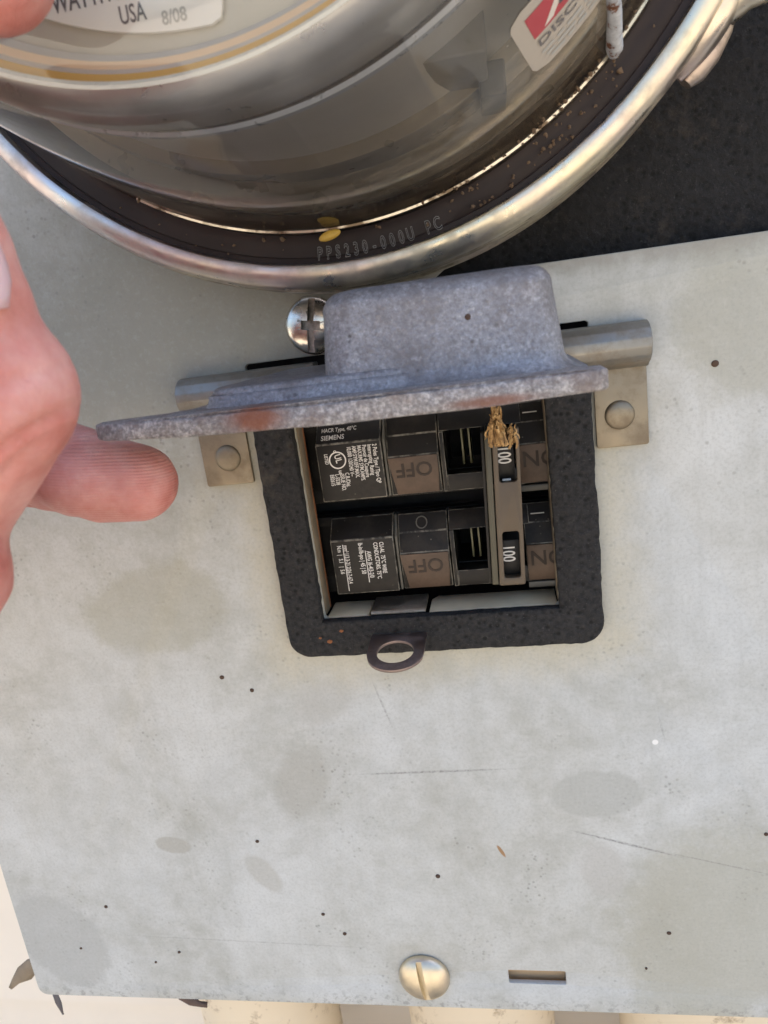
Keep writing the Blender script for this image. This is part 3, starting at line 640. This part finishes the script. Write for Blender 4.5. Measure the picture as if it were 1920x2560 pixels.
# bright bead where the clear wall meets its flange
GLB = NT('clear_bead'); GLB.set(Base_Color=GLB.ramp(GLB.noise(120, 5, .7), (.42, (.12, .09, .06)), (.52, (.66, .62, .52))), Roughness=.2, Metallic=.75); GLB = GLB.m
lathe('cover_bead', [(78.5, -29.9), (78.85, -30.3), (78.75, -30.7), (78.3, -30.8)], cM, GLB, dome, 200, -122, 10)
SILV = m_zinc('satin_silver_liner', (.93, .91, .88), .34, .0, 500)
GREYL = plain('pale_meter_frame', (.66, .64, .60), .38, .3, 60, .25, .0012, var=.22, vs=30)
GROOVE = plain('dark_liner_groove', (.06, .045, .04), .4)
GOLD = plain('amber_bezel', (.78, .47, .10), .35, .25, var=.06)
PEACH = plain('peach_bezel', (.88, .66, .47), .4, .15, var=.05)
DIAL = plain('taupe_dial', (.46, .45, .40), .55, var=.04)
lathe('silver_liner', [(60.9, -85.0), (62.2, -83.9), (63.3, -81.8), (64.0, -79.6), (64.5, -77.4), (64.8, -75.6)], cM, SILV, met, 200)
lathe('liner_groove', [(64.8, -75.4), (63.2, -74.8), (63.2, -73.6), (64.6, -73.2)], cM, GROOVE, met, 200)
lathe('frame_rim', [(64.6, -73.1), (65.2, -72.6), (65.3, -71.4), (64.6, -70.8)], cM, plain('bluish_frame_rim', (.62, .66, .72), .3, .4), met, 200)
lathe('frame_drum', [(64.6, -70.7), (64.2, -62), (65.2, -50), (66.2, -44)], cM, GREYL, met, 200)
lathe('frame_foot', [(66.2, -43.9), (68.5, -43.4), (69.2, -42), (69.4, -34), (74.8, -32.2), (75.2, -29)], cM, plain('warm_grey_frame_foot', (.48, .42, .33), .3, .4, 90, .3, .001, var=.3, vs=50), met, 200)
lathe('highlight_ring', [(60.9, -85.1), (60.4, -85.2), (59.9, -84.7)], cM, plain('painted_highlight_white', (.86, .92, .97), .3, var=.02), met, 200)  # ring added for the dome shoulder's highlight, painted bluish white
lathe('amber_bezel', [(59.9, -84.5), (59.5, -84.1), (58.9, -83.7)], cM, GOLD, met, 200)
lathe('lavender_bezel', [(58.9, -83.6), (58.3, -83.3)], cM, plain('lavender_bezel', (.50, .47, .48), .45), met, 200)
lathe('peach_bezel', [(58.3, -83.2), (57.8, -82.9), (57.2, -82.5)], cM, PEACH, met, 200)
lathe('grey_bezel', [(57.2, -82.4), (56.2, -81.2)], cM, plain('cool_grey_bezel', (.50, .51, .54), .5), met, 200)
lathe('dial_plate', [(56.2, -80.6), (30, -80.6), (.5, -80.6)], cM, DIAL, met, 128)
# nameplate with its curved lower edge
npp = []
for i in range(41):
    th = math.radians(-124+50*i/40); npp.append((-13.6+51.4*math.cos(th), 134.9+51.4*math.sin(th)))
npp = [p for p in npp if p[0] < -12.0]
npp += [(-11.4, npp[-1][1]+.5), (-11.0, npp[-1][1]+1.6), (-9.0, 96), (-8, 120), (-48, 120), (-43, 94)]
NPM = plain('white_nameplate', (.84, .83, .79), .45, var=.02)
pn = plate('nameplate', [npp], -81.6, -81.0, NPM, met)
text('WATTHOUR METER', 3.5, (-34.0, -81.68, 88.5), (1, 0, 0), (0, 0, 1), INK, pn, .66, .02)
text('USA', 3.0, (-25.0, -81.68, 85.6), (1, 0, 0), (0, 0, 1), INK, pn, .68, .02)
text('8/08', 2.3, (-19.3, -81.68, 84.5), (.998, 0, 0), (0, 0, 1), GREYP, pn, .86, .02)
# brackets inside the dome on the right
box('inner_bracket', 12, 22, -60, -36, 81, 92, plain('grey_bracket', (.24, .23, .22), .4), met, .5)
box('inner_bracket', 20.5, 25, -46, -34, 78.5, 84, plain('dark_bracket', (.12, .115, .105), .4), met, .4)
# warning sticker on the clear wall
def ds(th, y, off=.35):
    pts = [(84.6, -28.3), (78.2, -31), (77.4, -34.5), (75.9, -42), (74, -50), (72, -58), (70, -66), (67.6, -74), (66.4, -78.5)]
    for (ra, ya), (rb, yb) in zip(pts, pts[1:]):
        if yb <= y <= ya: r = ra+(rb-ra)*(ya-y)/(ya-yb); break
    r += off; cx, cz = cM(y); a = math.radians(th); return (cx+r*math.cos(a), y, cz+r*math.sin(a))
# sticker coordinates: s = degrees along the wall, t = depth
def stick_patch(name, s0, s1, y0, y1, mat, par, off=.3, rad=0.0, n=26, m=10):
    vs, fs = [], []
    for j in range(m+1):
        for i in range(n+1):
            s, y = s0+(s1-s0)*i/n, y0+(y1-y0)*j/m
            if rad:                                           # round the corners
                e = min(1, (min(j, m-j)/m*abs(y1-y0))/rad); q = (1-math.sqrt(max(0, 1-(1-e)**2)))*rad/1.25
                s = s0+q+(s1-s0-2*q)*i/n
            vs.append(ds(s, y, off))
    for j in range(m):
        for i in range(n): a = j*(n+1)+i; fs.append((a, a+1, a+n+2, a+n+1))
    return pyd(name, vs, fs, mat, par, True)
RED = plain('sticker_red', (.42, .06, .075), .5, var=.05)
stk = stick_patch('warning_sticker', -55.4, -28, -66.0, -48.6, plain('faded_white_sticker', (.44, .40, .345), .5, var=.05), met, .15, 2.6, 30, 16)
stick_patch('red_block', -53.4, -36, -63.6, -57.6, RED, stk, .22)
# triangle with a dark bolt
tri = []
for s, y in ((-51.8, -58.2), (-45.4, -58.2), (-48.0, -63.2)): tri.append(ds(s, y, .3))
pyd('triangle', tri, [(0, 1, 2)], plain('triangle_white', (.68, .62, .56), .5), stk)
bolt = [ds(s, y, .37) for s, y in ((-49.2, -59.4), (-47.7, -59.2), (-47.4, -61.6), (-48.7, -61.4))]
pyd('hazard_figure', bolt, [(0, 1, 2, 3)], INK, stk)
def wallmap(s0, y0, off=.3):
    return lambda x, y, z: ds(s0+x/1.24, y0-y, off)
text('DISCO', 2.6, 0 and None or (0, 0, 0), (1, 0, 0), (0, 1, 0), GREYI, stk, 1.35, .0, fmap=wallmap(-53.4, -54.8))
for j, (y, wds) in enumerate(((-52.6, (2.4, 1.4, 3.0, 1.6, 2.2)), (-51.1, (1.6, 3.6, 1.2, 2.6)), (-49.8, (2.8, 1.4, 1.8, 3.0, 1.2)), )):
    s = -53.4+j*.4
    for wd in wds:                                            # lines of small faded print, too fine to read
        stick_patch('faded_print', s, s+wd*.8, y, y-.75, GREYP, stk, .25, 0, 4, 1); s += wd*.8+.5
# moulded characters round the foot
chars = 'PPS230-000U'
for i, c_ in enumerate(chars+' PC'):
    if c_ == ' ': continue
    th = -93.5+i*1.33; a = math.radians(th); R_ = (-math.sin(a), 0, math.cos(a)); U_ = (-math.cos(a), 0, -math.sin(a))
    cx, cz = cM(-28.6); r = 84.2
    text(c_, 3.6, (cx+r*math.cos(a), -28.75, cz+r*math.sin(a)), R_, U_, GREYP, dome, .62, .02, 'CENTER', .045, 'moulded_character')
# peeling white drip standing on the foot of the cover
PEEL = NT('peeling_white_paint'); pz = PEEL.noise(420, 5, .7)
PEEL.set(Base_Color=PEEL.ramp(pz, (.40, (.16, .06, .025)), (.45, (.42, .44, .47)), (.7, (.62, .65, .68))), Roughness=.6, Normal=PEEL.bump(pz, .8, .0008)); PEEL = PEEL.m
tag(tube('paint_drip', [ds(-45.9, -31.2, 1.0), ds(-45.6, -33.5, 1.3), ds(-44.9, -38, 1.2), ds(-44.0, -43, 1.1), ds(-43.2, -49, 1.1), ds(-42.3, -56, 1.0)], [1.0, 1.5, 1.35, 1.2, 1.15, 1.1], PEEL, met, 14), 'peeling white paint drip on the clear wall')
# brown crumbs caught on the foot of the cover
bmc = bmesh.new()
for i in range(130):
    th = random.choice((random.gauss(-57, 3), random.gauss(-49, 3), random.uniform(-125, -40), random.gauss(-70, 4))); y = random.choice((-29.6, -30.4, -31.4, -33)); p = Vector(ds(th, y, .25+random.uniform(0, .5)))
    if random.random() < .45:
        a = math.radians(th); r = random.uniform(79.5, 84); cx, cz = cM(-28.6); p = Vector((cx+r*math.cos(a), -28.9, cz+r*math.sin(a)))
    k = random.uniform(.12, .42)*(1.5 if random.random() < .1 else 1)
    v = bmesh.ops.create_icosphere(bmc, subdivisions=1, radius=k, matrix=Matrix.Translation(p))['verts']
    for q in v: q.co += Vector((random.uniform(-.4, .4), random.uniform(-.2, .2), random.uniform(-.4, .4)))*k
CR = plain('brown_crumbs', (.13, .085, .05), .9, var=.5, vs=400)
tag(from_bm('dirt_crumbs', bmc, CR, met, False), kind='stuff')

# ------------------------------------------------------------------ hand
def hand_mesh():
    bm = bmesh.new()
    def seg(a, b, ra, rb, n=None):
        A, B = Vector(a), Vector(b); n = n or max(2, int((B-A).length/min(ra, rb)*2.2))
        for i in range(n+1):
            q = i/n; bmesh.ops.create_icosphere(bm, subdivisions=2, radius=ra+(rb-ra)*q, matrix=Matrix.Translation(A.lerp(B, q)))
    def chain(*pr):
        for (a, ra), (b, rb) in zip(pr, pr[1:]): seg(a, b, ra, rb)
    def ell(c, r, rot=(0, 0, 0)):
        from mathutils import Euler
        bmesh.ops.create_icosphere(bm, subdivisions=3, radius=1, matrix=Matrix.Translation(c) @ Euler([math.radians(q) for q in rot]).to_matrix().to_4x4() @ Matrix.Diagonal((*r, 1)))
    # thumb, its pad towards the viewer, lifting the lid
    chain(((-132, -64, 22), 15), ((-104, -62, 29), 12.5), ((-74, -63, 30.4), 9.8), ((-62, -64.5, 27.0), 9.2), ((-52, -65.6, 23.4), 8.4), ((-45.4, -66, 22.2), 7.4))
    ell((-54, -68.5, 24.2), (10.0, 7.2, 6.8), (0, 14, 0))
    # index, reaching up over the dome
    chain(((-100, -92, 62), 10.5), ((-72, -114, 88), 9.2), ((-50, -109, 93), 8.4), ((-31, -99.6, 86.8), 7.6))
    # middle, bent in front with its knuckle to the right
    chain(((-102, -98, 44), 11), ((-57.5, -106, 22.5), 9.4), ((-36.6, -112, 40.4), 10.4), ((-36.8, -114, 56), 9.6), ((-49, -111, 64), 8.2))
    ell((-35.2, -112, 41.8), (10.2, 9.8, 9.6))
    # ring and little finger, curled below
    chain(((-104, -98, 26), 10.5), ((-68, -106, 5), 9.2), ((-48.6, -112, 22.0), 9.6), ((-55, -115, 35), 8.4))
    chain(((-106, -94, 8), 9.5), ((-84, -104, -8), 8.2), ((-66, -108, -4), 7.6), ((-68, -112, 10), 7.0))
    # palm and wrist, out of the picture at the left
    for a, b in (((-102, -92, 60), (-150, -76, 40)), ((-104, -98, 44), (-152, -78, 30)), ((-106, -98, 26), (-152, -78, 18)), ((-108, -94, 9), (-152, -76, 8)), ((-132, -64, 14), (-158, -74, 22))): seg(a, b, 12, 17)
    seg((-150, -77, 26), (-215, -82, 6), 24, 24, 5); seg((-156, -77, 16), (-260, -88, -30), 23, 27, 6)
    me = bpy.data.meshes.new('tmp'); bm.to_mesh(me); bm.free()
    o = bpy.data.objects.new('tmp', me); COL.objects.link(o)
    r = o.modifiers.new('r', 'REMESH'); r.mode = 'VOXEL'; r.voxel_size = .85; r.use_smooth_shade = True
    s = o.modifiers.new('s', 'SMOOTH'); s.factor = .55; s.iterations = 14
    dg = bpy.context.evaluated_depsgraph_get(); res = bpy.data.meshes.new_from_object(o.evaluated_get(dg)); bpy.data.objects.remove(o)
    nrms = [Vector(v.normal) for v in res.vertices]; fin = []
    for v, vn in zip(res.vertices, nrms):
        p = Vector(v.co)
        # the lid's edge presses a shallow dent into the thumb; flexion creases at the knuckle
        if p.z > 30.0 and p.x > -47.5 and -80 < p.y < -20: p.z = 30.0+(p.z-30.0)*.1
        for (cx, cy, cz), nrm, dep in (((-28, -119, 37.0), Vector((.45, .1, -.89)), 1.3), ((-30, -119, 34.4), Vector((.6, 0, -.8)), .9), ((-29, -118, 42.5), Vector((.1, .1, -.99)), .5), ((-32, -119, 31.5), Vector((.66, 0, -.75)), .6), ((-66.5, -70, 24), Vector((.97, 0, .2)), .8), ((-69.5, -70, 24), Vector((.97, 0, .2)), .5)):
            dv = p-Vector((cx, cy, cz)); dl = dv.dot(nrm)
            if dv.length < 13: p -= vn*dep*math.exp(-(dl/.55)**2)*max(0, 1-dv.length/13)
        fin += list(p*MM)
    res.vertices.foreach_set('co', fin); res.update()
    return res
hme = hand_mesh()
hand = link('hand', hme, SKIN, None, True)
tag(hand, 'hand reaching in from the left, thumb tip lifting the grey lid', 'hand')
NAIL = NT('fingernail'); NAIL.set(Base_Color=(.72, .52, .55), Roughness=.28); NAIL.b.inputs['Subsurface Weight'].default_value = .2; NAIL.b.inputs['Subsurface Scale'].default_value = .001
def nail(c, ax, nr, L, W):
    ax = Vector(ax).normalized(); nr = Vector(nr).normalized(); sd_ = ax.cross(nr).normalized(); nr = sd_.cross(ax)
    rings = []
    for j in range(9):
        q = -1+2*j/8; wv = W*(1-.45*max(0, abs(q)-.35)**1.3*1.4)
        rings.append([tuple(Vector(c)+ax*q*L+sd_*wv*math.sin(math.radians(t))+nr*(wv*.75*(math.cos(math.radians(t))-1)+.3-.7*q*q*.5)) for t in range(-68, 69, 8)])
    n = len(rings[0]); vs = [p for r in rings for p in r]; fs = [(j*n+i, j*n+i+1, (j+1)*n+i+1, (j+1)*n+i) for j in range(8) for i in range(n-1)]
    o = pyd('fingernail', vs, fs, NAIL.m, hand, True)
    md = o.modifiers.new('s', 'SOLIDIFY'); md.thickness = .0005; return o
nail((-27.8, -118.9, 54.2), (-.06, -.1, .98), (.87, -.5, .05), 4.9, 5.0)
nail((-48.0, -122.4, 30.8), (-.4, -.15, .9), (.55, -.83, .1), 5.2, 4.4)

# ------------------------------------------------------------------ small loose things
WOOD = NT('dry_wood_fibre'); wz = WOOD.noise(500, 4, .6); WOOD.set(Base_Color=WOOD.ramp(wz, (.32, (.14, .075, .03)), (.52, (.38, .23, .09)), (.74, (.66, .46, .22))), Roughness=.8); WOOD = WOOD.m
bmw = bmesh.new()
def sliver(bm, a, b, w, tw):
    a, b = Vector(a), Vector(b); ax = (b-a); s = ax.cross(Vector((math.cos(tw), math.sin(tw), .3))).normalized(); n = ax.normalized().cross(s)
    pv = None; K = 5
    for i in range(K+1):
        q = i/K; c = a.lerp(b, q)+Vector((random.uniform(-.25, .25), random.uniform(-.2, .2), 0)); ww = w*(1-.6*abs(q-.4))
        ring_ = [bm.verts.new(c+s*ww), bm.verts.new(c+n*ww*.5), bm.verts.new(c-s*ww), bm.verts.new(c-n*ww*.5)]
        if pv:
            for k in range(4): bm.faces.new((pv[k], pv[(k+1) % 4], ring_[(k+1) % 4], ring_[k]))
        else: bm.faces.new(ring_)
        pv = ring_
    bm.faces.new(pv)
for i in range(70):
    x = 17.6+random.gauss(0, 1.0); zt = random.uniform(16.5, 22.5); L = random.uniform(3.5, 8)
    zb = max(12.6, zt-L)
    sliver(bmw, (x*.7+18*.3, -12-random.uniform(0, 3), zt), (x+random.gauss(.2, .8), -10.5-random.uniform(0, 3), zb), random.uniform(.16, .55), random.uniform(0, 6))
for i in range(16):
    x = 21.4+random.gauss(0, .8); zt = random.uniform(14.5, 17.5); sliver(bmw, (x, -10-random.uniform(0, 2), zt), (x+random.gauss(0, .6), -9.5-random.uniform(0, 2), zt-random.uniform(1.5, 4)), random.uniform(.3, .8), random.uniform(0, 6))
for i in range(12):
    sliver(bmw, (17.9+random.gauss(0, .9), -13, 30.2), (18+random.gauss(0, .5), -12.5, 20.5), random.uniform(.1, .22), random.uniform(0, 6))
tuft = from_bm('wood_fibre_tuft', bmw, WOOD); tag(tuft, 'frayed tan wood fibre tuft hanging over the upper 100 handle', 'debris')

def leaf(name, pts, wid, mat, label, curl=.3, axis=(0, -1, 0)):
    P = [Vector(p) for p in pts]; vs = []; n = len(P); m = 7
    for i, p in enumerate(P):
        t = (P[min(i+1, n-1)]-P[max(i-1, 0)]).normalized(); s = t.cross(Vector(axis)).normalized()
        for j in range(m):
            q = -1+2*j/(m-1); j_ = random.uniform(-.8, .6) if j in (0, m-1) else 0
            vs.append(tuple(p+s*(q*wid[i]+j_)+Vector(axis)*(-curl*q*q*wid[i])+Vector((0, random.uniform(-.15, .15), 0))))
    fs = [(i*m+j, i*m+j+1, (i+1)*m+j+1, (i+1)*m+j) for i in range(n-1) for j in range(m-1)]
    o = pyd(name, vs, fs, mat, None, True); md = o.modifiers.new('s', 'SOLIDIFY'); md.thickness = .00035
    return tag(o, label, 'leaf')
LEAF = plain('dry_grey_brown_leaf', (.24, .19, .13), .8, 0, 500, .4, var=.35, vs=200)
LEAFD = plain('dark_shrivelled_leaf', (.10, .065, .05), .8, 0, 500, .4, var=.4, vs=200)
LSTRIP = plain('dark_grey_strip', (.10, .09, .095), .7, 0, 500, .3, var=.3)
leaf('dry_leaf', [(-158, 5, -166), (-164, 4, -165), (-168.5, 3.5, -166), (-172, 3, -168.5), (-176, 3, -172.2), (-179, 3, -175.5)], [3.4, 3.6, 3.4, 2.9, 1.9, .3], LEAF, 'curled grey-brown dry leaf poking out at the bottom left corner')
leaf('dry_leaf', [(-161.5, 2.6, -172), (-161, 2.4, -176), (-160.2, 2.2, -181), (-159.6, 2, -186)], [1.9, 1.6, 1.2, .7], LSTRIP, 'dark pointed dry leaf hanging straight down below the bottom left corner')
leaf('dry_leaf', [(-112.5, 3, -174.5), (-111, 2.6, -177), (-108, 2.4, -179), (-104.5, 2.4, -179.6), (-101.5, 2.4, -180)], [1.4, 3.2, 2.6, 1.6, .8], LEAFD, 'shrivelled dark brown leaf scrap hanging below the bottom edge', .6)
sp = Vector(ds(-91.3, -30.6, .55)); bmy = bmesh.new()
bmesh.ops.create_icosphere(bmy, subdivisions=3, radius=1, matrix=Matrix.Translation(sp) @ Matrix.Rotation(math.radians(-12), 4, 'Y') @ Matrix.Diagonal((2.4, .7, .95, 1)))
tag(from_bm('yellow_seed', bmy, plain('yellow_seed', (.62, .40, .07), .5, var=.25, vs=900), None, True), 'small yellow seed husk lying on the foot of the meter dome', 'seed')
